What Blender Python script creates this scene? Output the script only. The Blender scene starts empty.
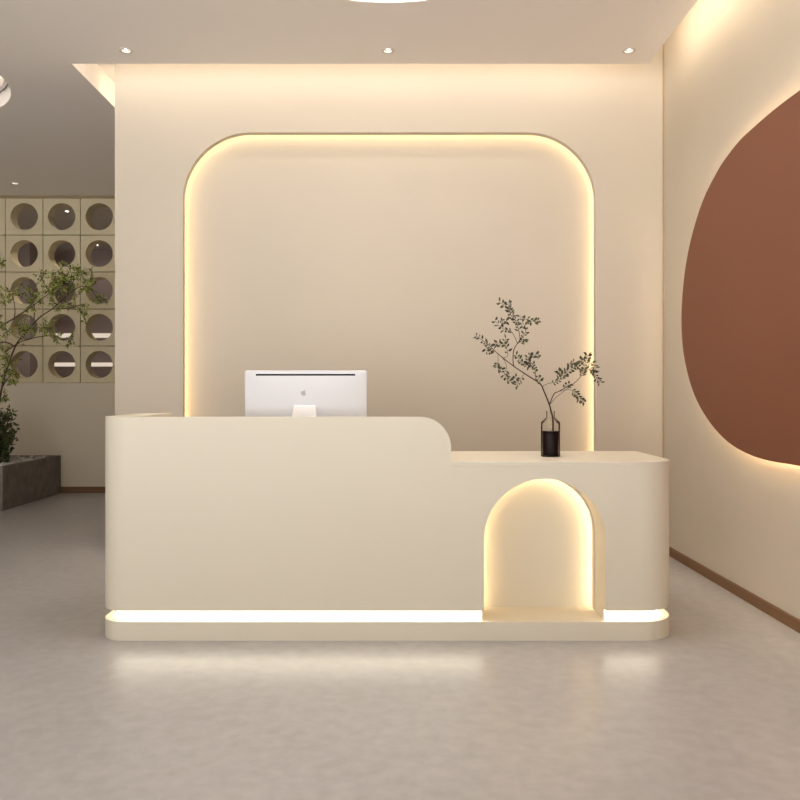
import bpy, bmesh, math, random
from mathutils import Vector, Matrix
from mathutils.geometry import tessellate_polygon

# ------------------------------------------------------------------ camera, world, exposure
SC = bpy.context.scene
EYE = 1.228                                   # camera height
cam_data = bpy.data.cameras.new('camera')
cam = bpy.data.objects.new('camera', cam_data)
SC.collection.objects.link(cam)
cam.location = (0, 0, EYE)
cam.rotation_euler = (math.pi / 2, 0, 0)
cam_data.sensor_width = 36.0
cam_data.lens = 36.0
cam_data.shift_x = 0.010
cam_data.shift_y = -0.01125
cam_data.clip_start = 0.05
SC.camera = cam

world = bpy.data.worlds.new('world')
SC.world = world
world.use_nodes = True
WB = world.node_tree.nodes['Background']
# daylight of the open shop front behind the camera: sky above, plus an added glow below to lift the ceiling
WN = world.node_tree
w_tc = WN.nodes.new('ShaderNodeTexCoord')
w_sx = WN.nodes.new('ShaderNodeSeparateXYZ')
w_mr = WN.nodes.new('ShaderNodeMapRange')
w_mr.inputs['From Min'].default_value = -0.08
w_mr.inputs['From Max'].default_value = 0.08
w_mr.inputs['To Min'].default_value = 9.0
w_mr.inputs['To Max'].default_value = 1.6
WN.links.new(w_tc.outputs['Generated'], w_sx.inputs[0])
WN.links.new(w_sx.outputs['Z'], w_mr.inputs['Value'])
WN.links.new(w_mr.outputs['Result'], WB.inputs[1])
WB.inputs[0].default_value = (0.97, 0.99, 1.0, 1)

SC.view_settings.view_transform = 'Standard'
SC.view_settings.look = 'None'
SC.view_settings.gamma = 1.0
SC.view_settings.use_curve_mapping = False
SC.view_settings.exposure = -0.44

LED = {                                        # strength, colour of each strip
    'cove': (20.0, (1.0, 0.88, 0.72)),
    'cove_side': (26.0, (1.0, 0.85, 0.64)),
    'cove_slot': (11.0, (1.0, 0.84, 0.62)),
    'recess': (16.0, (1.0, 0.75, 0.41)),
    'panel': (55.0, (1.0, 0.76, 0.45)),
    'plinth': (8.5, (1.0, 0.90, 0.70)),
    'niche': (30.0, (1.0, 0.76, 0.44)),
    'disc': (10.0, (1.0, 0.93, 0.85)),
    'side_disc': (1.8, (1.0, 0.84, 0.70)),
    'bulb': (12.0, (1.0, 0.93, 0.82)),
    'bar': (1.0, (1.0, 0.84, 0.68)),
}
SPOT_W = 8.0
ROOM_W = (70.0, 10.0)

# ------------------------------------------------------------------ helpers
RX = 2.08                                      # right wall
YB = 6.12                                      # face of back wall
LX = -2.12                                     # left end of back wall
CZ = EYE + 2.36                                # lower ceiling
UZ = CZ + 0.34                                # upper ceiling in the coves
YF = 9.65                                      # far left wall
YD = 3.93                                      # front of the desk


def P(px, py, y):
    return Vector(((px - 392) * y / 800.0, y, EYE - (py - 391) * y / 800.0))


def lin(c):
    return tuple(((v / 255.0) / 12.92 if v / 255.0 <= 0.04045 else ((v / 255.0 + 0.055) / 1.055) ** 2.4) for v in c)


def mat(name, rgb, rough=0.6, spec=0.4, metal=0.0, noise=0.0, nscale=3.0, bump=0.0, bscale=60.0):
    m = bpy.data.materials.new(name)
    m.use_nodes = True
    nt = m.node_tree
    b = nt.nodes['Principled BSDF']
    c = lin(rgb)
    b.inputs['Base Color'].default_value = (*c, 1)
    b.inputs['Roughness'].default_value = rough
    b.inputs['Specular IOR Level'].default_value = spec
    b.inputs['Metallic'].default_value = metal
    if noise or bump:
        tc = nt.nodes.new('ShaderNodeTexCoord')
    if noise:
        n = nt.nodes.new('ShaderNodeTexNoise')
        n.inputs['Scale'].default_value = nscale
        n.inputs['Detail'].default_value = 6
        nt.links.new(tc.outputs['Object'], n.inputs['Vector'])
        r = nt.nodes.new('ShaderNodeValToRGB')
        r.color_ramp.elements[0].position = 0.3
        r.color_ramp.elements[1].position = 0.7
        r.color_ramp.elements[0].color = (*[v * (1 - noise) for v in c], 1)
        r.color_ramp.elements[1].color = (*[min(1, v * (1 + noise)) for v in c], 1)
        nt.links.new(n.outputs['Fac'], r.inputs['Fac'])
        nt.links.new(r.outputs['Color'], b.inputs['Base Color'])
    if bump:
        n2 = nt.nodes.new('ShaderNodeTexNoise')
        n2.inputs['Scale'].default_value = bscale
        n2.inputs['Detail'].default_value = 4
        nt.links.new(tc.outputs['Object'], n2.inputs['Vector'])
        bp = nt.nodes.new('ShaderNodeBump')
        bp.inputs['Strength'].default_value = bump
        bp.inputs['Distance'].default_value = 0.01
        nt.links.new(n2.outputs['Fac'], bp.inputs['Height'])
        nt.links.new(bp.outputs['Normal'], b.inputs['Normal'])
    return m


def emit(name, key):
    s, c = LED[key]
    m = bpy.data.materials.new(name)
    m.use_nodes = True
    nt = m.node_tree
    nt.nodes.clear()
    e = nt.nodes.new('ShaderNodeEmission')
    e.inputs[0].default_value = (*c, 1)
    e.inputs[1].default_value = s
    o = nt.nodes.new('ShaderNodeOutputMaterial')
    nt.links.new(e.outputs[0], o.inputs[0])
    return m


def leaf_mat(name, dark, light, rough=0.5):
    m = mat(name, dark, rough, 0.3)
    nt = m.node_tree
    b = nt.nodes['Principled BSDF']
    g = nt.nodes.new('ShaderNodeNewGeometry')
    r = nt.nodes.new('ShaderNodeValToRGB')
    r.color_ramp.elements[0].color = (*lin(dark), 1)
    r.color_ramp.elements[1].color = (*lin(light), 1)
    nt.links.new(g.outputs['Random Per Island'], r.inputs['Fac'])
    nt.links.new(r.outputs['Color'], b.inputs['Base Color'])
    return m


class MB:
    """collects geometry for ONE mesh object"""

    def __init__(self):
        self.v, self.f = [], []

    def add(self, vs, fs):
        o = len(self.v)
        self.v += [tuple(v) for v in vs]
        self.f += [tuple(i + o for i in f) for f in fs]
        return self

    def box(self, x0, x1, y0, y1, z0, z1):
        vs = [(x, y, z) for x in (x0, x1) for y in (y0, y1) for z in (z0, z1)]
        return self.add(vs, [(0, 1, 3, 2), (4, 6, 7, 5), (0, 4, 5, 1), (2, 3, 7, 6), (0, 2, 6, 4), (1, 5, 7, 3)])

    def prism(self, outer, holes, fn, d0, d1):
        """polygon (2D loops) extruded; fn(u, v, d) -> 3D"""
        loops = [outer] + list(holes)
        flat = [p for l in loops for p in l]
        tris = tessellate_polygon([[Vector((p[0], p[1], 0)) for p in l] for l in loops])
        n = len(flat)
        vs = [fn(p[0], p[1], d0) for p in flat] + [fn(p[0], p[1], d1) for p in flat]
        fs = [tuple(t) for t in tris] + [tuple(i + n for i in reversed(t)) for t in tris]
        o = 0
        for l in loops:
            k = len(l)
            for i in range(k):
                a, b = o + i, o + (i + 1) % k
                fs.append((a, b, b + n, a + n))
            o += k
        return self.add(vs, fs)

    def tube(self, pts, rad, seg=8, closed=False):
        pts = [Vector(p) for p in pts]
        n = len(pts)
        rads = rad if isinstance(rad, (list, tuple)) else [rad] * n
        vs, fs = [], []
        ref = None
        for i, p in enumerate(pts):
            a = pts[(i - 1) % n] if (closed or i > 0) else p
            b = pts[(i + 1) % n] if (closed or i < n - 1) else p
            t = (b - a)
            t = t.normalized() if t.length > 1e-9 else Vector((0, 0, 1))
            if ref is None:
                ref = t.orthogonal().normalized()
            ref = (ref - t * ref.dot(t))
            ref = ref.normalized() if ref.length > 1e-6 else t.orthogonal().normalized()
            w = t.cross(ref)
            for k in range(seg):
                ang = 2 * math.pi * k / seg
                vs.append(p + (ref * math.cos(ang) + w * math.sin(ang)) * rads[i])
        for i in range(n if closed else n - 1):
            j = (i + 1) % n
            for k in range(seg):
                l = (k + 1) % seg
                fs.append((i * seg + k, i * seg + l, j * seg + l, j * seg + k))
        if not closed:
            fs.append(tuple(reversed(range(seg))))
            fs.append(tuple((n - 1) * seg + k for k in range(seg)))
        return self.add(vs, fs)

    def lathe(self, prof, cx, cy, seg=32, caps=True):
        """profile of (r, z)"""
        vs, fs = [], []
        n = len(prof)
        for r, z in prof:
            for k in range(seg):
                a = 2 * math.pi * k / seg
                vs.append((cx + r * math.cos(a), cy + r * math.sin(a), z))
        for i in range(n - 1):
            for k in range(seg):
                l = (k + 1) % seg
                fs.append((i * seg + k, i * seg + l, (i + 1) * seg + l, (i + 1) * seg + k))
        if caps:
            fs.append(tuple(reversed(range(seg))))
            fs.append(tuple((n - 1) * seg + k for k in range(seg)))
        return self.add(vs, fs)

    def build(self, name, material, parent=None, smooth=35, weld=False, bevel=0.0):
        me = bpy.data.meshes.new(name)
        me.from_pydata(self.v, [], self.f)
        bm = bmesh.new()
        bm.from_mesh(me)
        if weld:
            bmesh.ops.remove_doubles(bm, verts=bm.verts, dist=1e-5)
        bmesh.ops.recalc_face_normals(bm, faces=bm.faces)
        bm.to_mesh(me)
        bm.free()
        if smooth:
            for p in me.polygons:
                p.use_smooth = True
            me.set_sharp_from_angle(angle=math.radians(smooth))
        me.materials.append(material)
        o = bpy.data.objects.new(name, me)
        SC.collection.objects.link(o)
        if parent is not None:
            o.parent = parent
            o.matrix_parent_inverse = Matrix.Translation(-parent.location)
        if bevel:
            b = o.modifiers.new('bevel', 'BEVEL')
            b.width = bevel
            b.segments = 3
            b.limit_method = 'ANGLE'
            b.angle_limit = math.radians(50)
        return o


def tag(o, label, cat, group=None, kind=None):
    o['label'] = label
    o['category'] = cat
    if group:
        o['group'] = group
    if kind:
        o['kind'] = kind
    return o


def thing(name, label, cat, loc, group=None):
    o = bpy.data.objects.new(name, None)
    SC.collection.objects.link(o)
    o.location = loc
    o.empty_display_size = 0.1
    return tag(o, label, cat, group)


def struct(o):
    o['kind'] = 'structure'
    return o


def arc(cx, cy, r, a0, a1, n=12):
    return [(cx + r * math.cos(math.radians(a0 + (a1 - a0) * i / n)),
             cy + r * math.sin(math.radians(a0 + (a1 - a0) * i / n))) for i in range(n + 1)]


def circle(cx, cy, r, n=48):
    return [(cx + r * math.cos(2 * math.pi * i / n), cy + r * math.sin(2 * math.pi * i / n)) for i in range(n)]


XY = lambda u, v, d: (u, v, d)
XZ = lambda u, v, d: (u, d, v)
YZ = lambda u, v, d: (d, u, v)


def offset_path(pts, d):
    """offset an open 2D polyline to its left by d"""
    out = []
    n = len(pts)
    for i, p in enumerate(pts):
        a = Vector(pts[max(i - 1, 0)])
        b = Vector(pts[min(i + 1, n - 1)])
        t = (b - a).normalized()
        out.append((p[0] - t.y * d, p[1] + t.x * d))
    return out


def band(mb, path, d, fn, h0, h1):
    """a wall of thickness d along an open 2D path"""
    off = offset_path(path, d)
    mb.prism(list(path) + list(reversed(off)), [], fn, h0, h1)


# ------------------------------------------------------------------ materials
M_wall = mat('warm_plaster', (199, 188, 172), 0.75, 0.25, noise=0.012, nscale=2.0)
M_screen = mat('screen_plaster', (206, 192, 160), 0.8, 0.2)
M_ceil = mat('ceiling_paint', (240, 233, 226), 0.85, 0.2)
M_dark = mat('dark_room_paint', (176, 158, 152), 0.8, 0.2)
M_desk = mat('cream_lacquer', (224, 215, 197), 0.42, 0.35)
M_brown = mat('terracotta_panel', (126, 77, 56), 0.55, 0.35)
M_skirt = mat('brown_skirting', (120, 88, 60), 0.5, 0.3)
M_white = mat('white_plastic', (235, 232, 230), 0.35, 0.5)
M_alu = mat('silver_shell', (216, 216, 220), 0.38, 0.5)
M_black = mat('dark_stripe', (14, 14, 18), 0.6, 0.1)
M_glossblack = mat('screen_glass', (12, 12, 14), 0.1)
M_logo = mat('grey_emblem', (172, 166, 162), 0.25, 0.6)
M_stone = mat('planter_stone', (120, 112, 105), 0.85, 0.2, noise=0.18, nscale=9, bump=0.25, bscale=40)
M_soil = mat('soil', (62, 50, 42), 0.95, 0.1)
M_pebble = leaf_mat('pebbles', (120, 114, 108), (215, 210, 204), 0.6)
M_bark = mat('bark', (84, 66, 54), 0.8, 0.2)
M_twig = mat('dark_twig', (58, 36, 32), 0.6, 0.3)
M_leaf = leaf_mat('leaves', (44, 60, 28), (200, 204, 112))
M_bush = leaf_mat('bush_leaves', (28, 38, 24), (84, 96, 52))
M_sprig = leaf_mat('sprig_leaves', (32, 34, 24), (92, 92, 62))
M_liquid = mat('dark_liquid', (26, 11, 14), 0.5, 0.1)
M_trimring = mat('lamp_ring', (205, 198, 190), 0.4, 0.4)
M_seam = mat('shadow_seam', (176, 148, 118), 0.8, 0.2)

M_floor = mat('polished_concrete', (176, 166, 157), 0.3, 0.5)
nt = M_floor.node_tree
b = nt.nodes['Principled BSDF']
tc = nt.nodes.new('ShaderNodeTexCoord')
n1 = nt.nodes.new('ShaderNodeTexNoise')
n1.inputs['Scale'].default_value = 1.6
n1.inputs['Detail'].default_value = 5
n1.inputs['Roughness'].default_value = 0.55
n1.inputs['Distortion'].default_value = 0.0
va = nt.nodes.new('ShaderNodeVectorMath')
va.operation = 'ADD'
va.inputs[1].default_value = (13.13, 7.71, 0.37)
nt.links.new(tc.outputs['Object'], va.inputs[0])
nt.links.new(va.outputs[0], n1.inputs['Vector'])
r1 = nt.nodes.new('ShaderNodeValToRGB')
r1.color_ramp.elements[0].position = 0.2
r1.color_ramp.elements[1].position = 0.8
r1.color_ramp.elements[0].color = (*lin((170, 167, 167)), 1)
r1.color_ramp.elements[1].color = (*lin((182, 179, 178)), 1)
nt.links.new(n1.outputs['Fac'], r1.inputs['Fac'])
n2 = nt.nodes.new('ShaderNodeTexNoise')
n2.inputs['Scale'].default_value = 16
n2.inputs['Detail'].default_value = 8
nt.links.new(va.outputs[0], n2.inputs['Vector'])
r2 = nt.nodes.new('ShaderNodeMapRange')
r2.inputs['From Min'].default_value = 0.3
r2.inputs['From Max'].default_value = 0.7
r2.inputs['To Min'].default_value = 0.88
r2.inputs['To Max'].default_value = 1.05
nt.links.new(n2.outputs['Fac'], r2.inputs['Value'])
mx = nt.nodes.new('ShaderNodeMix')
mx.data_type = 'RGBA'
mx.blend_type = 'MULTIPLY'
mx.inputs['Factor'].default_value = 1.0
nt.links.new(r1.outputs['Color'], mx.inputs['A'])
nt.links.new(r2.outputs['Result'], mx.inputs['B'])
nt.links.new(mx.outputs['Result'], b.inputs['Base Color'])
r3 = nt.nodes.new('ShaderNodeMapRange')
r3.inputs['From Min'].default_value = 0.3
r3.inputs['From Max'].default_value = 0.7
r3.inputs['To Min'].default_value = 0.24
r3.inputs['To Max'].default_value = 0.36
nt.links.new(n1.outputs['Fac'], r3.inputs['Value'])
b.inputs['Roughness'].default_value = 0.3
bp = nt.nodes.new('ShaderNodeBump')
bp.inputs['Strength'].default_value = 0.06
bp.inputs['Distance'].default_value = 0.01
nt.links.new(n2.outputs['Fac'], bp.inputs['Height'])
nt.links.new(bp.outputs['Normal'], b.inputs['Normal'])

# clear glass: fresnel mix of transparency and gloss
M_glass = bpy.data.materials.new('clear_glass')
M_glass.use_nodes = True
nt = M_glass.node_tree
nt.nodes.clear()
lw = nt.nodes.new('ShaderNodeLayerWeight')
lw.inputs['Blend'].default_value = 0.12
tr = nt.nodes.new('ShaderNodeBsdfTransparent')
tr.inputs[0].default_value = (0.985, 0.98, 0.975, 1)
gl = nt.nodes.new('ShaderNodeBsdfGlossy')
gl.inputs['Color'].default_value = (0.5, 0.47, 0.44, 1)
gl.inputs['Roughness'].default_value = 0.05
ms = nt.nodes.new('ShaderNodeMixShader')
ou = nt.nodes.new('ShaderNodeOutputMaterial')
nt.links.new(lw.outputs['Fresnel'], ms.inputs[0])
nt.links.new(tr.outputs[0], ms.inputs[1])
nt.links.new(gl.outputs[0], ms.inputs[2])
nt.links.new(ms.outputs[0], ou.inputs[0])

E = {k: emit('glow_' + k, k) for k in LED}

# ------------------------------------------------------------------ the setting
FLX = -7.0                                      # far left wall of the hall
YN = -3.2                                       # open shop front behind the camera
YR = 13.4                                       # end of the room behind the screen
struct(MB().box(FLX - 0.1, RX + 0.1, YN, YR + 0.1, -0.1, 0).build('floor', M_floor, smooth=0))
struct(MB().box(RX, RX + 0.1, YN, YB + 0.25, 0, UZ).build('wall_right', M_wall, smooth=0))
struct(MB().box(FLX - 0.1, FLX, YN, YR, 0, UZ).build('wall_left', M_wall, smooth=0))

# back wall: front layer with a round-topped opening, recessed plate behind it
OL, OR, OT, ORAD = -1.600, 1.557, EYE + 1.978, 0.52
open_path = ([(OL, 0)] + arc(OL + ORAD, OT - ORAD, ORAD, 180, 90, 20) +
             arc(OR - ORAD, OT - ORAD, ORAD, 90, 0, 20) + [(OR, 0)])
outer = [(LX, 0)] + open_path + [(RX, 0), (RX, UZ), (LX, UZ)]
struct(MB().prism(outer, [], XZ, YB, YB + 0.06).build('wall_back', M_wall, smooth=20))
struct(MB().box(LX, RX, YB + 0.115, YB + 0.25, 0, UZ).build('wall_back_recess', M_wall, smooth=0))
struct(MB().box(LX, LX + 0.1, YB + 0.06, YB + 0.115, 0, UZ).build('trim_1', M_wall, smooth=0))
struct(MB().box(LX, LX + 0.1, YB + 0.25, YF + 0.18, 0, UZ).build('wall_passage', M_wall, smooth=0))
struct(MB().box(RX - 0.010, RX, YB - 0.008, YB, 0, UZ).build('trim_2', M_seam, smooth=0))

# ceiling: lower sheet with coves left open along the back and right walls and round recesses
CR = 1.848                                      # right edge of the lower sheet
CB = 5.77                                       # back edge
CL = -2.31                                      # side of the slot left of the back wall
discs = [(-0.02, 3.92, 0.94), (-3.87, 5.94, 0.94)]
sheet = [(FLX, YN), (CR, YN), (CR, CB), (CL, CB), (CL, YF + 0.18), (FLX, YF + 0.18)]
spots = [P(126, 50, 5.537), P(388, 50, 5.537), P(629, 50, 5.537), P(15, 183, 9.08)]
holes = [circle(x, y, r, 72) for x, y, r in discs] + [circle(p.x, p.y, 0.040, 24) for p in spots]
struct(MB().prism(sheet, holes, XY, CZ, CZ + 0.06).build('ceiling', M_ceil, smooth=20))
struct(MB().box(FLX, RX + 0.1, YN, YF + 0.18, UZ, UZ + 0.08).build('ceiling_upper', M_ceil, smooth=0))
struct(MB().box(CL - 0.02, CL, CB, YF, CZ + 0.06, UZ).build('trim_3', M_ceil, smooth=0))
struct(MB().box(CL, LX, CB + 0.02, YF + 0.18, CZ + 0.205, UZ).build('trim_5', M_ceil, smooth=0))
struct(MB().box(FLX, RX, YF + 0.18, YR + 0.1, CZ, CZ + 0.1).build('ceiling_room', M_ceil, smooth=0))
struct(MB().box(RX - 0.016, RX, YN, YB - 0.01, 0, 0.062).build('baseboard_right', M_skirt, smooth=0))

# far left wall: solid lower part, pierced screen above it
TW, TH = 0.4525, 0.446
SX0, SZ0 = -5.569, 1.325
NC = 6
SX1 = SX0 + NC * TW
lo = MB().box(FLX, LX, YF, YF + 0.18, 0, SZ0)
lo.box(FLX, SX0, YF, YF + 0.18, SZ0, CZ).box(SX1, LX, YF, YF + 0.18, SZ0, CZ)
struct(MB().box(SX0, SX1, YF, YF + 0.18, SZ0 + 5 * TH, CZ).build('trim_4', mat('dark_trim', (150, 130, 100), 0.8), smooth=0))
struct(lo.build('wall_far', mat('olive_plaster', (208, 195, 174), 0.8, 0.2), smooth=0))
struct(MB().box(FLX, LX, YF - 0.015, YF, 0, 0.075).build('baseboard_far', M_skirt, smooth=0))
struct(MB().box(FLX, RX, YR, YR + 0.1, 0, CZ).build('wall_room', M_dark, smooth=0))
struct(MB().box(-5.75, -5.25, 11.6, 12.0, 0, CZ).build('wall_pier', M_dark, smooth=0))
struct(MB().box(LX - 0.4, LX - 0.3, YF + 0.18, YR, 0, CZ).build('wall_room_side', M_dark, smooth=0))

scr = thing('partition_screen', 'beige wall screen of square panels each pierced by a round hole, behind the tree',
            'screen', (SX0 + NC * TW / 2, YF + 0.09, SZ0))
for i in range(NC):
    for j in range(5):
        x0, z0 = SX0 + i * TW, SZ0 + j * TH
        g = 0.004
        sq = [(x0 + g, z0 + g), (x0 + TW - g, z0 + g), (x0 + TW - g, z0 + TH - g), (x0 + g, z0 + TH - g)]
        MB().prism(sq, [circle(x0 + TW / 2, z0 + TH / 2, 0.163, 40)], XZ, YF, YF + 0.18).build(
            'screen_panel', M_screen, scr, smooth=25, bevel=0.003)
MB().box(SX0, SX1, YF + 0.05, YF + 0.13, SZ0 - 0.001, SZ0 + 0.003).build('backing_rail', M_seam, scr, smooth=0)

# lit bars on the wall of the room behind the screen
for py, h, where in ((335.5, 0.07, 'upper'), (364.5, 0.06, 'lower')):
    p = P(80, py, YR - 0.06)
    t = thing('wall_light', f'{where} glowing horizontal bar seen through the holes of the pierced screen', 'light',
              (p.x, YR - 0.06, p.z), 'glowing bars behind the screen')
    MB().box(-5.75, -3.2, YR - 0.03, YR, p.z - h / 2 - 0.01, p.z + h / 2 + 0.01).build('backplate', M_trimring, t, smooth=0)
    MB().box(-5.72, -3.23, YR - 0.07, YR - 0.03, p.z - h / 2, p.z + h / 2).build('diffuser', E['bar'], t, smooth=0)

# ------------------------------------------------------------------ hidden strips in the coves
zs = CZ + 0.095
t = thing('cove_light', 'warm light strip hidden in the ceiling cove along the back wall', 'light',
          ((CL + CR) / 2, CB - 0.045, CZ + 0.06), 'cove strips')
MB().box(CL + 0.03, CR - 0.06, CB - 0.065, CB - 0.045, CZ + 0.06, CZ + 0.19).build('housing', M_white, t, smooth=0)
MB().box(CL + 0.03, CR - 0.06, CB - 0.045, CB - 0.035, CZ + 0.135, CZ + 0.185).build('light_strip', E['cove'], t, smooth=0)
t = thing('cove_light', 'warm light strip hidden in the ceiling cove along the right wall', 'light',
          (CR - 0.045, 2.0, CZ + 0.06), 'cove strips')
MB().box(CR - 0.065, CR - 0.045, YN + 0.3, CB - 0.07, CZ + 0.06, CZ + 0.19).build('housing', M_white, t, smooth=0)
MB().box(CR - 0.045, CR - 0.035, YN + 0.3, CB - 0.07, CZ + 0.135, CZ + 0.185).build('light_strip', E['cove_side'], t, smooth=0)

t = thing('cove_light', 'warm light strip hidden in the ceiling slot beside the left end of the back wall', 'light',
          (LX - 0.02, 7.8, CZ + 0.06), 'cove strips')
MB().box(LX - 0.012, LX, YB + 0.15, YF - 0.1, CZ + 0.04, CZ + 0.10).build('housing', M_white, t, smooth=0)
MB().box(LX - 0.020, LX - 0.012, YB + 0.15, YF - 0.1, CZ + 0.045, CZ + 0.095).build('light_strip', E['cove_slot'], t, smooth=0)

# strip behind the rim of the round-topped wall opening
so = offset_path(open_path, 0.035)
so[0], so[-1] = (OL - 0.035, 0.02), (OR + 0.035, 0.02)
o = MB().tube([(x, YB + 0.072, z) for x, z in so], 0.010, 6).build('light_strip', E['recess'])
tag(o, 'warm glowing strip around the round-topped recess in the back wall', 'light')

# ------------------------------------------------------------------ ceiling lamps
ceil_labels = ['large round ceiling light cut off by the top edge of the photo',
               'round ceiling light at the left edge above the tree']
for (x, y, r), lab, key in zip(discs, ceil_labels, ('disc', 'side_disc')):
    t = thing('ceiling_light', lab, 'light', (x, y, CZ), 'round recessed ceiling lights')
    MB().prism(circle(x, y, r + 0.012, 72), [circle(x, y, r + 0.001, 72)], XY, CZ + 0.06, CZ + 0.193).build(
        'recess_ring', M_ceil, t, smooth=20)
    MB().prism(circle(x, y, r - 0.02, 72), [circle(x, y, r - 0.05, 72)], XY, CZ + 0.115, CZ + 0.191).build(
        'inner_ring', M_ceil, t, smooth=20)
    MB().prism(circle(x, y, r - 0.055, 72), [], XY, CZ + 0.175, CZ + 0.193).build('diffuser', E[key], t, smooth=0)
    MB().prism(circle(x, y, r + 0.012, 72), [], XY, CZ + 0.193, UZ - 0.001).build('backplate', M_ceil, t, smooth=0)

spot_labels = ['small recessed downlight above the left end of the back wall, beside the open slot',
               'small recessed downlight in the middle above the wall recess',
               'small recessed downlight near the right wall cove',
               'small recessed downlight far back before the pierced screen']
room_spots = [(P(67, 211, 10.49), 'tiny downlight seen through a top-row hole of the pierced screen'),
              (P(97, 246, 12.9), 'tiny downlight seen through the second-row hole next to the white wall')]


def downlight(p, lab, hole=True):
    t = thing('downlight', lab, 'light', (p.x, p.y, CZ), 'recessed downlights')
    MB().prism(circle(p.x, p.y, 0.046, 32), [circle(p.x, p.y, 0.030, 32)], XY, CZ - 0.006, CZ).build(
        'trim_ring', M_trimring, t, smooth=25)
    z1 = CZ + 0.05 if hole else CZ - 0.001
    if hole:
        MB().lathe([(0.036, CZ), (0.036, z1), (0.0385, z1), (0.0385, CZ)], p.x, p.y, 24, caps=False).build(
            'reflector', M_trimring, t)
    bz = CZ + 0.010 if hole else CZ - 0.003
    MB().lathe([(0.002, bz - 0.008), (0.012, bz - 0.005), (0.018, bz), (0.018, bz + 0.002)], p.x, p.y, 20).build(
        'bulb', E['bulb'], t)
    l = bpy.data.lights.new('lamp', 'SPOT')
    l.energy = SPOT_W if hole else (ROOM_W[0] if p.y < 11.5 else ROOM_W[1])
    l.color = (1.0, 0.88, 0.72)
    l.spot_size = math.radians(80 if hole else 165)
    l.spot_blend = 1.0
    l.shadow_soft_size = 0.03
    lo = bpy.data.objects.new('lamp', l)
    SC.collection.objects.link(lo)
    lo.location = (0, 0, -0.02)
    lo.parent = t
    return t


for p, lab in zip(spots, spot_labels):
    downlight(p, lab)
for p, lab in room_spots:
    downlight(p, lab, hole=False)

# ------------------------------------------------------------------ reception desk
DL, DR, DB = -1.447, 1.417, 4.65                 # left, right, back
RL, RR = 0.13, 0.19                             # corner radii
HT, LT = 1.10, 0.879                            # high and low tops
ZB, ZP = 0.147, 0.093                           # bottom of the body, top of the plinth
HX = 0.29                                       # right end of the high part
NL, NR = 0.452, 1.051                           # niche
NRAD = (NR - NL) / 2
NCX = (NL + NR) / 2
NZ = EYE - 0.432 - NRAD
ND = 4.205                                      # niche back

desk = thing('reception_desk', 'long cream reception desk with a raised left front, rounded corners and a lit arched niche',
             'reception desk', (0, YD + 0.35, 0))
# front panel
TH_ = 0.05
arch = [(NL, ZB)] + list(arc(NCX, NZ, NRAD, 180, 0, 40)) + [(NR, ZB)]
hr = 0.15
front = ([(DL + RL, ZB)] + arch + [(DR - RR, ZB), (DR - RR, LT - 0.022), (HX, LT - 0.022), (HX, HT - hr)] +
         arc(HX - hr, HT - hr, hr, 0, 90, 14)[1:] + [(DL + RL, HT)])
body = MB().prism(front, [], XZ, YD, YD + TH_)
lpath = [(DL, DB)] + [(x, y) for x, y in arc(DL + RL, YD + RL, RL, 180, 270, 12)]
band(body, lpath, TH_, XY, ZB, HT)
rpath = [(x, y) for x, y in arc(DR - RR, YD + RR, RR, 270, 360, 14)] + [(DR, DB)]
band(body, rpath, TH_, XY, ZB, LT - 0.022)
body.build('front_panel', M_desk, desk, smooth=30)
# thick left return, top ledge
MB().box(DL + 0.05, DL + 0.17, YD + 0.13, DB, ZB, HT).build('side_return', M_desk, desk, smooth=0)
# low countertop
top = [(HX, YD), (DR - RR, YD)] + arc(DR - RR, YD + RR, RR, 270, 360, 14)[1:] + [(DR, DB), (0.12, DB), (0.12, YD + TH_), (HX, YD + TH_)]
MB().prism(top, [], XY, LT - 0.022, LT).build('countertop', M_desk, desk, smooth=30, bevel=0.003)
MB().box(0.12, 0.16, YD + TH_, DB, ZB, LT - 0.022).build('divider', M_desk, desk, smooth=0)
MB().box(0.16, DR - TH_, DB - 0.03, DB, ZB, LT - 0.022).build('back_panel', M_desk, desk, smooth=0)
WZ = 0.82
MB().box(DL + 0.17, 0.12, YD + TH_, DB + 0.02, WZ - 0.03, WZ).build('worktop', M_desk, desk, smooth=0)
# plinth and bottom plate
foot = ([(DL, DB)] + arc(DL + RL, YD + RL, RL, 180, 270, 12) + arc(DR - RR, YD + RR, RR, 270, 360, 14) + [(DR, DB)])
MB().prism(foot, [], XY, 0, ZP).build('plinth', M_desk, desk, smooth=30, bevel=0.004)
inn = 0.05
fin = ([(DL + inn, DB)] + arc(DL + RL, YD + RL, RL - inn, 180, 270, 12) + [(NL - 0.021, YD + inn), (NL - 0.021, ND + 0.021), (NR + 0.021, ND + 0.021),
       (NR + 0.021, YD + inn)] + arc(DR - RR, YD + RR, RR - inn, 270, 360, 14) + [(DR - inn, DB)])
MB().prism(fin, [], XY, ZB, ZB + 0.015).build('base_plate', M_desk, desk, smooth=0)
# glowing band between body and plinth
gi = 0.055
lp = [(DL + gi, DB)] + arc(DL + RL, YD + RL, RL - gi, 180, 270, 10) + [(NL - 0.007, YD + gi)]
rp = [(NR + 0.007, YD + gi)] + arc(DR - RR, YD + RR, RR - gi, 270, 360, 10) + [(DR - gi, DB)]
for pth in (lp, rp):
    s = MB()
    band(s, pth, 0.02, XY, ZP, ZB)
    s.build('light_strip', E['plinth'], desk, smooth=30)
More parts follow.
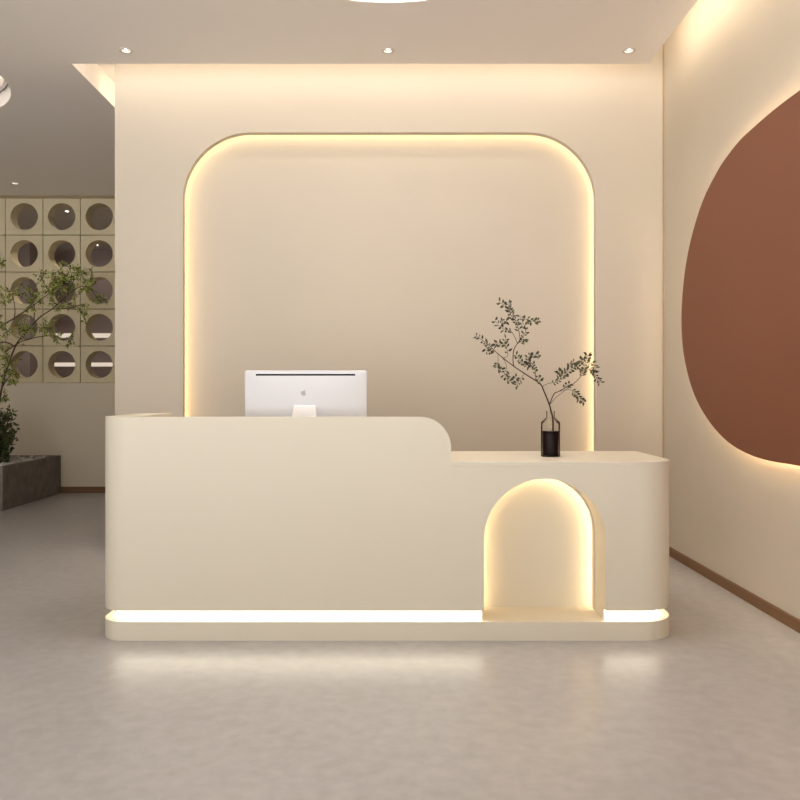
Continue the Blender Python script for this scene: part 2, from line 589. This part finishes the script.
# niche: liner, back and its own strip
liner = [(NL, ZP)] + list(arc(NCX, NZ, NRAD, 180, 0, 40)) + [(NR, ZP)]
s = MB()
band(s, liner, 0.006, XZ, YD + TH_, ND)
nic = s.build('niche_lining', M_desk, desk, smooth=30)
MB().prism(list(liner) , [], XZ, ND, ND + 0.02).build('niche_back', M_desk, desk, smooth=0)
ins = [(NL, ZP + 0.002)] + list(arc(NCX, NZ, NRAD, 180, 0, 40)) + [(NR, ZP + 0.002)]
s = MB()
band(s, ins, -0.009, XZ, ND - 0.056, ND - 0.050)
s.build('niche_lip', M_desk, nic, smooth=30)
s = MB()
band(s, ins, -0.008, XZ, ND - 0.050, ND - 0.047)
s.build('niche_light', E['niche'], nic, smooth=30)

# ------------------------------------------------------------------ computer display seen from behind
MY = 4.30
mx0, mx1 = P(245, 0, MY).x, P(367, 0, MY).x
mzt = EYE + 20.5 * MY / 800
mon = thing('computer_monitor', 'silver all-in-one computer on the raised desk, seen from behind', 'computer',
            ((mx0 + mx1) / 2, MY, WZ))
MW, MH = mx1 - mx0, 0.40
mcx, mcz = (mx0 + mx1) / 2, mzt - MH / 2


def rr_pt(ang_u, w, h, r):
    return ang_u


def rounded_rect(cx, cz, w, h, r, n=6):
    return (arc(cx + w / 2 - r, cz + h / 2 - r, r, 0, 90, n) + arc(cx - w / 2 + r, cz + h / 2 - r, r, 90, 180, n) +
            arc(cx - w / 2 + r, cz - h / 2 + r, r, 180, 270, n) + arc(cx + w / 2 - r, cz - h / 2 + r, r, 270, 360, n))


shell = MB()
rings = [(1.0, 0.0, 0.012), (1.0, -0.008, 0.012), (0.985, -0.013, 0.012), (0.90, -0.020, 0.02), (0.75, -0.029, 0.03), (0.5, -0.037, 0.04),
         (0.2, -0.041, 0.02)]
vs, fs = [], []
N = 28
for s_, dy, r_ in rings:
    lp_ = rounded_rect(mcx, mcz, MW * s_, MH * s_, min(r_, MH * s_ / 2.2), 6)
    vs += [(x, MY + dy, z) for x, z in lp_]
k = len(lp_)
for i in range(len(rings) - 1):
    for j in range(k):
        l = (j + 1) % k
        fs.append((i * k + j, i * k + l, (i + 1) * k + l, (i + 1) * k + j))
fs.append(tuple(range(k)))
fs.append(tuple((len(rings) - 1) * k + j for j in range(k)))
shell.add(vs, fs)
shl = shell.build('back_shell', M_alu, mon, smooth=25)
MB().prism(rounded_rect(mcx, mcz, MW - 0.004, MH - 0.004, 0.011, 6), [], XZ, MY, MY + 0.003).build('screen', M_glossblack, mon)
# dark stripe along the top of the shell
zsl = EYE + 15.8 * MY / 800
MB().prism(rounded_rect(mcx + 0.0, zsl, 0.532, 0.0125, 0.005, 4), [], XZ, MY - 0.0225, MY - 0.012).build('top_stripe', M_black, shl)['label'] = 'dark stripe along the top edge'
# emblem
ecx, ecz = P(303.5, 0, MY - 0.041).x, EYE - 2.2 * MY / 800
a_pts = []
for i in range(48):
    a = 2 * math.pi * i / 48
    r_ = 0.0135 * (1 - 0.16 * math.exp(-((a - math.pi / 2) / 0.35) ** 2) - 0.12 * math.exp(-((a - 3 * math.pi / 2) / 0.3) ** 2))
    x, z = r_ * math.cos(a), r_ * 1.02 * math.sin(a)
    bx, bz, br = 0.0165, 0.002, 0.0072
    d = math.hypot(x - bx, z - bz)
    if d < br:
        x, z = bx - (br * (bx - x) / max(d, 1e-6)), bz + br * (z - bz) / max(d, 1e-6)
    a_pts.append((ecx + x, ecz + z))
lf = [(ecx + 0.0005, ecz + 0.0135), (ecx + 0.002, ecz + 0.018), (ecx + 0.007, ecz + 0.021), (ecx + 0.006, ecz + 0.0165)]
em = MB().prism(a_pts, [], XZ, MY - 0.0418, MY - 0.038).prism(lf, [], XZ, MY - 0.0418, MY - 0.036).build('emblem', M_logo, shl, smooth=25)
em['label'] = 'small grey emblem'
# stand: bent plate
zat = EYE - 14 * MY / 800
prof = [(MY - 0.036, zat), (MY - 0.046, zat), (MY - 0.052, zat - 0.006), (MY - 0.175, WZ + 0.010), (MY - 0.175, WZ),
        (MY + 0.09, WZ), (MY + 0.09, WZ + 0.006), (MY - 0.155, WZ + 0.010), (MY - 0.044, zat - 0.014), (MY - 0.036, zat - 0.014)]
scx = P(304, 0, MY - 0.08).x
st = MB()
n = len(prof)
tris = tessellate_polygon([[Vector((p[0], p[1], 0)) for p in prof]])
hw = lambda z: 0.056 + 0.05 * min(1.0, max(0.0, (zat - z)) / 0.25)
vs = [(scx - hw(z), y, z) for y, z in prof] + [(scx + hw(z), y, z) for y, z in prof]
fs = [tuple(t_) for t_ in tris] + [tuple(i + n for i in reversed(t_)) for t_ in tris]
fs += [(i, (i + 1) % n, (i + 1) % n + n, i + n) for i in range(n)]
st.add(vs, fs)
o = st.build('stand', M_white, mon, smooth=0, bevel=0.002)

# ------------------------------------------------------------------ brown panel on the right wall
PX = 2.02
pp = [(800, 90), (785, 101), (770, 113), (755, 126), (740, 140), (728, 155), (718, 170), (703, 200), (692, 235), (685, 270), (681.5, 310), (682.5, 345),
      (688, 375), (697, 401), (711, 424), (728, 442), (748, 454), (770, 461), (800, 466)]
prof = []
for x, y in pp:
    Y = 800 * PX / (x - 392)
    prof.append((Y, EYE - (y - 391) * Y / 800))
ym = 3.72
ctrl = prof + [(2 * ym - Y, z) for Y, z in reversed(prof[1:-1])]


def catmull_closed(pts, sub=4):
    out = []
    n = len(pts)
    for i in range(n):
        p0, p1, p2, p3 = [Vector(pts[(i + k) % n]) for k in (-1, 0, 1, 2)]
        for s in range(sub):
            t = s / sub
            out.append(tuple(0.5 * ((2 * p1) + (-p0 + p2) * t + (2 * p0 - 5 * p1 + 4 * p2 - p3) * t * t +
                                    (-p0 + 3 * p1 - 3 * p2 + p3) * t ** 3)))
    return out


blob = catmull_closed(ctrl, 4)
wp = thing('wall_panel', 'huge rounded terracotta brown panel with a warm halo on the right wall', 'wall panel', (RX, ym, 1.75))
MB().prism(blob, [], YZ, PX, PX + 0.018).build('panel', M_brown, wp, smooth=30, bevel=0.002)
cen = Vector((ym, 1.76))
inner = []
nb = len(blob)
for i in range(nb):
    a, b_ = Vector(blob[i - 1]), Vector(blob[(i + 1) % nb])
    t_ = (b_ - a).normalized()
    nrm = Vector((-t_.y, t_.x))
    p_ = Vector(blob[i])
    if (cen - p_).dot(nrm) < 0:
        nrm = -nrm
    inner.append(p_ + nrm * 0.035)
MB().tube([(PX + 0.030, q.x, q.y) for q in inner], 0.006, 6, closed=True).build('light_strip', E['panel'], wp)
mount = [tuple(cen + (Vector(q) - cen) * 0.9) for q in blob[::4]]
MB().prism(mount, [], YZ, PX + 0.018, RX).build('mount', M_dark, wp, smooth=0)

# ------------------------------------------------------------------ planter, gravel, plants
pl = thing('planter', 'low rectangular grey stone planter box against the far wall', 'planter', (-4.63, 8.9, 0))
PX0, PX1, PY0, PY1, PZ = -5.30, -3.985, 8.19, 9.63, 0.455
MB().prism([(PX0, PY0), (PX1, PY0), (PX1, PY1), (PX0, PY1)],
           [[(PX0 + .05, PY0 + .05), (PX1 - .05, PY0 + .05), (PX1 - .05, PY1 - .05), (PX0 + .05, PY1 - .05)]], XY, 0, PZ).build(
    'box', M_stone, pl, smooth=0, bevel=0.006)
so_ = MB().box(PX0 + .05, PX1 - .05, PY0 + .05, PY1 - .05, 0.30, 0.416).build('soil', M_soil, pl, smooth=0)

rnd = random.Random(5)
gv = MB()
ico = bmesh.new()
bmesh.ops.create_icosphere(ico, subdivisions=1, radius=1)
iv = [v.co.copy() for v in ico.verts]
fi = [tuple(v.index for v in f.verts) for f in ico.faces]
ico.free()
for _ in range(620):
    x, y = rnd.uniform(PX0 + .09, PX1 - .09), rnd.uniform(PY0 + .09, PY1 - .09)
    s = rnd.uniform(0.018, 0.036)
    rot = Matrix.Rotation(rnd.uniform(0, 6.28), 3, 'Z') @ Matrix.Rotation(rnd.uniform(-.4, .4), 3, 'X')
    sc_ = Vector((s * rnd.uniform(.8, 1.3), s, s * rnd.uniform(.5, .8)))
    z = 0.418 + rnd.uniform(0, 0.03)
    gv.add([rot @ Vector((v.x * sc_.x, v.y * sc_.y, v.z * sc_.z)) + Vector((x, y, z)) for v in iv], fi)
gvo = gv.build('gravel', M_pebble, smooth=60)
tag(gvo, 'pale pebble gravel filling the grey planter', 'gravel', kind='stuff')


def leaf(mb, p, d, L, W, up=None):
    """one pointed leaf blade with a fold along its middle"""
    d = d.normalized()
    side = d.cross(up if up is not None else Vector((rnd.uniform(-1, 1), rnd.uniform(-1, 1), rnd.uniform(-1, 1))))
    if side.length < 1e-4:
        side = d.orthogonal()
    side.normalize()
    nrm = side.cross(d).normalized()
    a = p
    m1 = p + d * L * .35
    m2 = p + d * L * .7
    e = p + d * L + nrm * L * 0.08
    up1 = nrm * W * 0.25
    mb.add([a, m1 + side * W * .5 + up1, m2 + side * W * .4 + up1, e, m2 - side * W * .4 + up1, m1 - side * W * .5 + up1, m1, m2],
           [(0, 6, 1), (0, 5, 6), (6, 7, 2, 1), (6, 5, 4, 7), (7, 3, 2), (7, 4, 3)])


def smooth_path(pts, sub=4):
    out = []
    n = len(pts)
    for i in range(n - 1):
        p0, p1, p2, p3 = pts[max(i - 1, 0)], pts[i], pts[i + 1], pts[min(i + 2, n - 1)]
        for s in range(sub):
            t = s / sub
            out.append(0.5 * ((2 * p1) + (p2 - p0) * t + (2 * p0 - 5 * p1 + 4 * p2 - p3) * t * t + (3 * p1 - 3 * p2 + p3 - p0) * t ** 3))
    out.append(pts[-1].copy())
    return out


# tree at the left edge
TY = 8.85
tree = thing('indoor_tree', 'slender green tree with fine leaves growing from the grey planter', 'tree', (-4.45, TY, 0.43))
tpaths = [
    ([(-8, 470, 0), (-5, 430, 0), (0, 398, 0), (4.5, 377, .02), (15, 347, .05), (24, 335, .05), (39, 318, 0), (52, 309, -.05), (66, 296, -.08), (74, 280, -.1)], .013, .004),
    ([(15, 347, .05), (5, 342, .1), (-8, 345, .15)], .009, .004),
    ([(4.5, 352, .1), (23, 341, .0), (45, 336, -.1), (60, 337, -.15)], .008, .003),
    ([(-6, 330, .1), (8, 322, .1), (22, 313, .05), (30, 308, 0), (47, 295, -.05), (60, 284, -.05)], .009, .003),
    ([(34, 320, .02), (34.5, 308, .05), (33, 296, .1)], .006, .003),
    ([(14, 320, .1), (15, 310, .1), (13, 296, .15)], .006, .003),
    ([(52, 309, -.05), (70, 308, -.1), (84, 304, -.15)], .006, .003),
    ([(66, 296, -.08), (82, 286, -.1), (98, 293, -.12)], .005, .002),
    ([(2, 388, 0), (8, 378, -.1), (16, 374, -.15)], .006, .003),
    ([(-4, 350, .1), (-6, 300, .15), (-3, 268, .2)], .008, .003),
]
wood = MB()
skel = []
for pts, r0, r1 in tpaths:
    q = smooth_path([P(x, y, TY + dy) for x, y, dy in pts], 4)
    skel += q
    n = len(q)
    wood.tube(q, [r0 + (r1 - r0) * i / (n - 1) for i in range(n)], 7)
clusters = [(40, 276, 7, 30), (64, 283, 13, 150), (55, 280, 9, 50), (70, 269, 7, 34), (80, 274, 9, 40), (98, 297, 8, 40), (86, 287, 9, 55), (56, 304, 10, 50),
            (76, 306, 10, 46), (92, 277, 7, 16), (30, 293, 8, 40), (36, 298, 7, 34), (12, 292, 8, 34), (4, 301, 8, 30), (31, 305, 8, 36), (20, 330, 9, 56), (27, 331, 7, 40),
            (45, 328, 9, 66), (8, 331, 9, 40), (55, 337, 7, 26), (70, 338, 5, 18), (0, 322, 8, 34), (8, 362, 9, 70), (16, 374, 8, 50), (2, 376, 9, 60),
            (14, 382, 5, 30), (-1, 264, 5, 30), (-6, 290, 9, 40), (-10, 340, 10, 60), (2, 350, 7, 30), (4, 396, 6, 26), (85, 316, 6, 14), (48, 290, 7, 24)]
fol = MB()
for cx, cy, cr, n in clusters:
    dy = rnd.uniform(-.18, .18)
    c = P(cx, cy, TY + dy)
    R = cr * TY / 800
    near = min(skel, key=lambda q: (q - c).length)
    mid = (near + c) / 2 + Vector((0, 0, -0.02))
    if (near - c).length > 0.02:
        wood.tube(smooth_path([near, mid, c], 3), [0.003, .003, .0025, .0025, .002, .002, .0015], 5)
    for _ in range(max(8, n // 4)):
        e = c + Vector((rnd.gauss(0, .5), rnd.gauss(0, .5), rnd.gauss(0, .45))) * R * 1.2
        wood.tube([c, (c + e) / 2 + Vector((0, 0, .01)), e], [.002, .0016, .001], 4)
        for k in range(10):
            t_ = rnd.uniform(.3, 1.05)
            p_ = c.lerp(e, t_) + Vector((rnd.gauss(0, 1), rnd.gauss(0, 1), rnd.gauss(0, 1))) * .008
            d = (e - c).normalized() + Vector((rnd.gauss(0, .6), rnd.gauss(0, .6), rnd.gauss(0, .5)))
            leaf(fol, p_, d, rnd.uniform(.022, .044), rnd.uniform(.010, .018))
wood.build('trunk', M_bark, tree)
fol.build('foliage', M_leaf, tree, smooth=0)

# dark bushy plant under the tree
bush = thing('shrub', 'dark bushy shrub at the left edge below the tree', 'shrub', (-4.26, 8.75, 0.43))
bw, bl = MB(), MB()
for i in range(44):
    a = rnd.uniform(0, 6.28)
    e = Vector((-4.31 + rnd.gauss(0, .085), 8.75 + rnd.gauss(0, .1), 0.5 + rnd.uniform(.05, .55)))
    b0 = Vector((-4.31 + rnd.uniform(-.05, .05), 8.75 + rnd.uniform(-.05, .05), 0.425))
    bw.tube(smooth_path([b0, b0.lerp(e, .5) + Vector((0, 0, .05)), e], 3), [.005, .005, .004, .004, .003, .003, .002], 5)
    for k in range(26):
        p_ = b0.lerp(e, rnd.uniform(.15, 1.05)) + Vector((rnd.gauss(0, .03), rnd.gauss(0, .03), rnd.gauss(0, .02)))
        leaf(bl, p_, Vector((rnd.gauss(0, 1), rnd.gauss(0, 1), rnd.gauss(.1, .7))), rnd.uniform(.04, .07), rnd.uniform(.018, .03))
bw.build('stem', M_bark, bush)
bl.build('foliage', M_bush, bush, smooth=0)

# ------------------------------------------------------------------ vase with a branch on the low countertop
VY = 4.262
vx = P(550.5, 0, VY).x
vase = thing('vase', 'clear glass bottle vase with dark liquid on the low countertop', 'vase', (vx, VY, LT))
R_ = 0.050
zsh = EYE - (421.5 - 391) * VY / 800
zn = EYE - (418.5 - 391) * VY / 800
zt = EYE - (411 - 391) * VY / 800
zl = EYE - (431 - 391) * VY / 800
prof = [(R_ - .004, LT), (R_, LT + .004), (R_, zsh - .004), (R_ - .004, zsh), (0.026, zn + .002), (0.022, zn + .008), (0.022, zt - .004), (0.024, zt),
        (0.021, zt), (0.0195, zt - .004), (0.0195, zn + .008), (0.024, zn - .002), (R_ - .007, zsh - .004), (R_ - .002, zsh - .010), (R_ - .002, LT + .006)]
MB().lathe(prof, vx, VY, 40).build('glass', M_glass, vase)
MB().lathe([(R_ - .004, LT + .0065), (R_ - .0022, LT + .008), (R_ - .0022, zl)], vx, VY, 40).build('liquid', M_liquid, vase)

br = thing('cut_branch', 'thin leafy branch standing in the glass vase', 'branch', (vx, VY, LT + 0.02))
# (points in the plane of the vase, start radius, end radius, first leafy fraction, leaves)
bpaths = [
    ([(550.5, 453, 0), (552.5, 440, 0), (553, 420, 0), (550.7, 410, 0), (549.4, 404.7, 0), (543.7, 390.7, .01), (540, 383.7, .02), (526, 374.5, .03), (513.7, 366.2, .03),
      (503, 358, .04), (496, 352, .04), (487.5, 344.2, .05), (476, 335.5, .05)], .0045, .0010, .84, 16),
    ([(513.7, 366.2, .03), (513, 360, .02), (513.7, 350.4, 0), (517, 344, -.01), (520, 339, -.02), (518, 327.6, -.03), (515.5, 320.6, -.04), (511, 315.4, -.05), (507.6, 307.5, -.05), (499, 302, -.06)],
     .0022, .0008, .5, 26),
    ([(511, 315.4, -.05), (509.5, 308, -.04), (508, 302, -.04)], .001, .0006, .2, 10),
    ([(520, 339, -.02), (524, 335, -.04), (526, 329, -.05), (522.5, 322, -.06), (520.7, 316, -.07)], .0013, .0007, .1, 13),
    ([(522.5, 322, -.06), (526, 319, -.06), (533, 321.5, -.07), (538, 320.6, -.08)], .001, .0006, .2, 12),
    ([(517.5, 343.5, -.01), (512, 332, .02), (506, 330, .03), (500.6, 327, .04), (495, 320.6, .05)], .0013, .0006, .2, 14),
    ([(500.6, 327, .04), (503, 322, .04), (507, 321, .04)], .0009, .0006, .2, 9),
    ([(517, 344, -.01), (520, 342, -.03), (523, 339, -.04), (524, 341, -.05)], .001, .0006, .2, 9),
    ([(503, 358, .04), (507.6, 355.7, .05), (506.5, 347, .05), (504, 344, .05), (506, 339, .06)], .0012, .0006, .3, 13),
    ([(506.5, 347, .05), (499, 344, .06), (495, 343, .06)], .0009, .0005, .3, 7),
    ([(536, 381, .02), (535.6, 376, .0), (534.7, 369, -.02), (532, 363.6, -.03), (528, 360, -.03), (530, 354, -.04)], .0014, .0007, .25, 18),
    ([(532, 363.6, -.03), (527, 365, -.02), (521, 362, -.02), (516, 355, -.02)], .001, .0006, .1, 18),
    ([(528, 360, -.03), (533, 356, -.04), (539, 354.5, -.04)], .001, .0006, .3, 10),
    ([(541, 385, .01), (539, 380, -.01), (538, 376, -.02)], .0009, .0006, .1, 6),
    ([(549.4, 404.7, 0), (554, 394, -.01), (558.6, 391.6, -.02), (566, 387.5, -.02), (573.5, 383.7, -.03), (580.5, 376.7, -.03), (583, 370.6, -.04), (585.5, 362, -.04), (588, 354.5, -.04)], .0022, .0008, .62, 22),
    ([(549.4, 404.7, 0), (556, 397.5, .01), (563, 392, .02), (573, 384, .0)], .0014, .0009, 2, 0),
    ([(543, 386, .01), (549, 383.3, .03), (557.7, 381.5, .04), (562, 376, .05), (566, 373, .05), (572.6, 368, .05), (579, 367, .05)], .0012, .0006, .2, 30),
    ([(562, 376, .05), (560, 373, .06), (558.5, 371.5, .06)], .0008, .0005, .1, 7),
    ([(566, 373, .05), (570, 366, .05), (573, 362.5, .05), (577, 364.5, .04)], .0009, .0006, .2, 12),
    ([(563, 389.5, -.02), (566, 386, .0), (569, 384, .01)], .0008, .0005, .2, 6),
    ([(558.6, 391.6, -.02), (569, 389.5, .0), (575, 393, .01), (579, 398, .02), (584, 402, .02)], .0011, .0006, .35, 22),
    ([(583, 370.6, -.04), (589, 369, -.05), (594, 373, -.05), (597, 379, -.06), (600, 382.5, -.06)], .0011, .0006, .15, 17),
    ([(585.5, 362, -.04), (582, 361, -.03), (580, 360, -.02)], .0008, .0005, .2, 7),
    ([(588, 366, -.05), (591, 363, -.05), (596, 369, -.05)], .0008, .0005, .3, 8),
    ([(503, 358, .04), (506.7, 367, .05), (504.5, 374, .06), (507.6, 380, .06), (511, 381, .06), (516, 377.5, .06)], .001, .0006, .25, 17),
    ([(498, 354, .04), (498, 362, .05), (497, 367, .05), (501, 370, .06)], .0009, .0005, .3, 11),
    ([(524, 373.5, .03), (522, 377, .02), (518.5, 382, .02), (516, 385.5, .02)], .0009, .0005, .3, 9),
    ([(487.5, 344.2, .05), (486, 350, .06), (490, 352, .06)], .0008, .0005, .2, 7),
]
tw, lv = MB(), MB()
for pts, r0, r1, f0, nl in bpaths:
    q = smooth_path([P(x, y, VY + dy) for x, y, dy in pts], 4)
    n = len(q)
    rr = [1.2 * (r0 + (r1 - r0) * i / (n - 1)) for i in range(n)]
    tw.tube(q, rr, 6)
    for i in range(nl):
        t_ = f0 + (1 - f0) * (i + rnd.uniform(.2, .9)) / nl
        fi_ = min(t_, 1.0) * (n - 1)
        k = min(int(fi_), n - 2)
        p_ = q[k].lerp(q[k + 1], fi_ - k)
        d = (q[k + 1] - q[k]).normalized()
        sgn = 1 if i % 2 else -1
        d2 = d * rnd.uniform(.3, .9) + Vector((d.z, rnd.uniform(-.7, .7), -d.x)) * sgn * rnd.uniform(.5, 1.1)
        st_ = p_ + d2.normalized() * .004
        leaf(lv, st_, d2, rnd.uniform(.012, .031), rnd.uniform(.007, .014), up=Vector((rnd.uniform(-.6, .6), -1, rnd.uniform(-.6, .6))))
        tw.tube([p_, st_], .0005, 4)
tw.build('twig', M_twig, br)
lv.build('foliage', M_sprig, br, smooth=0)
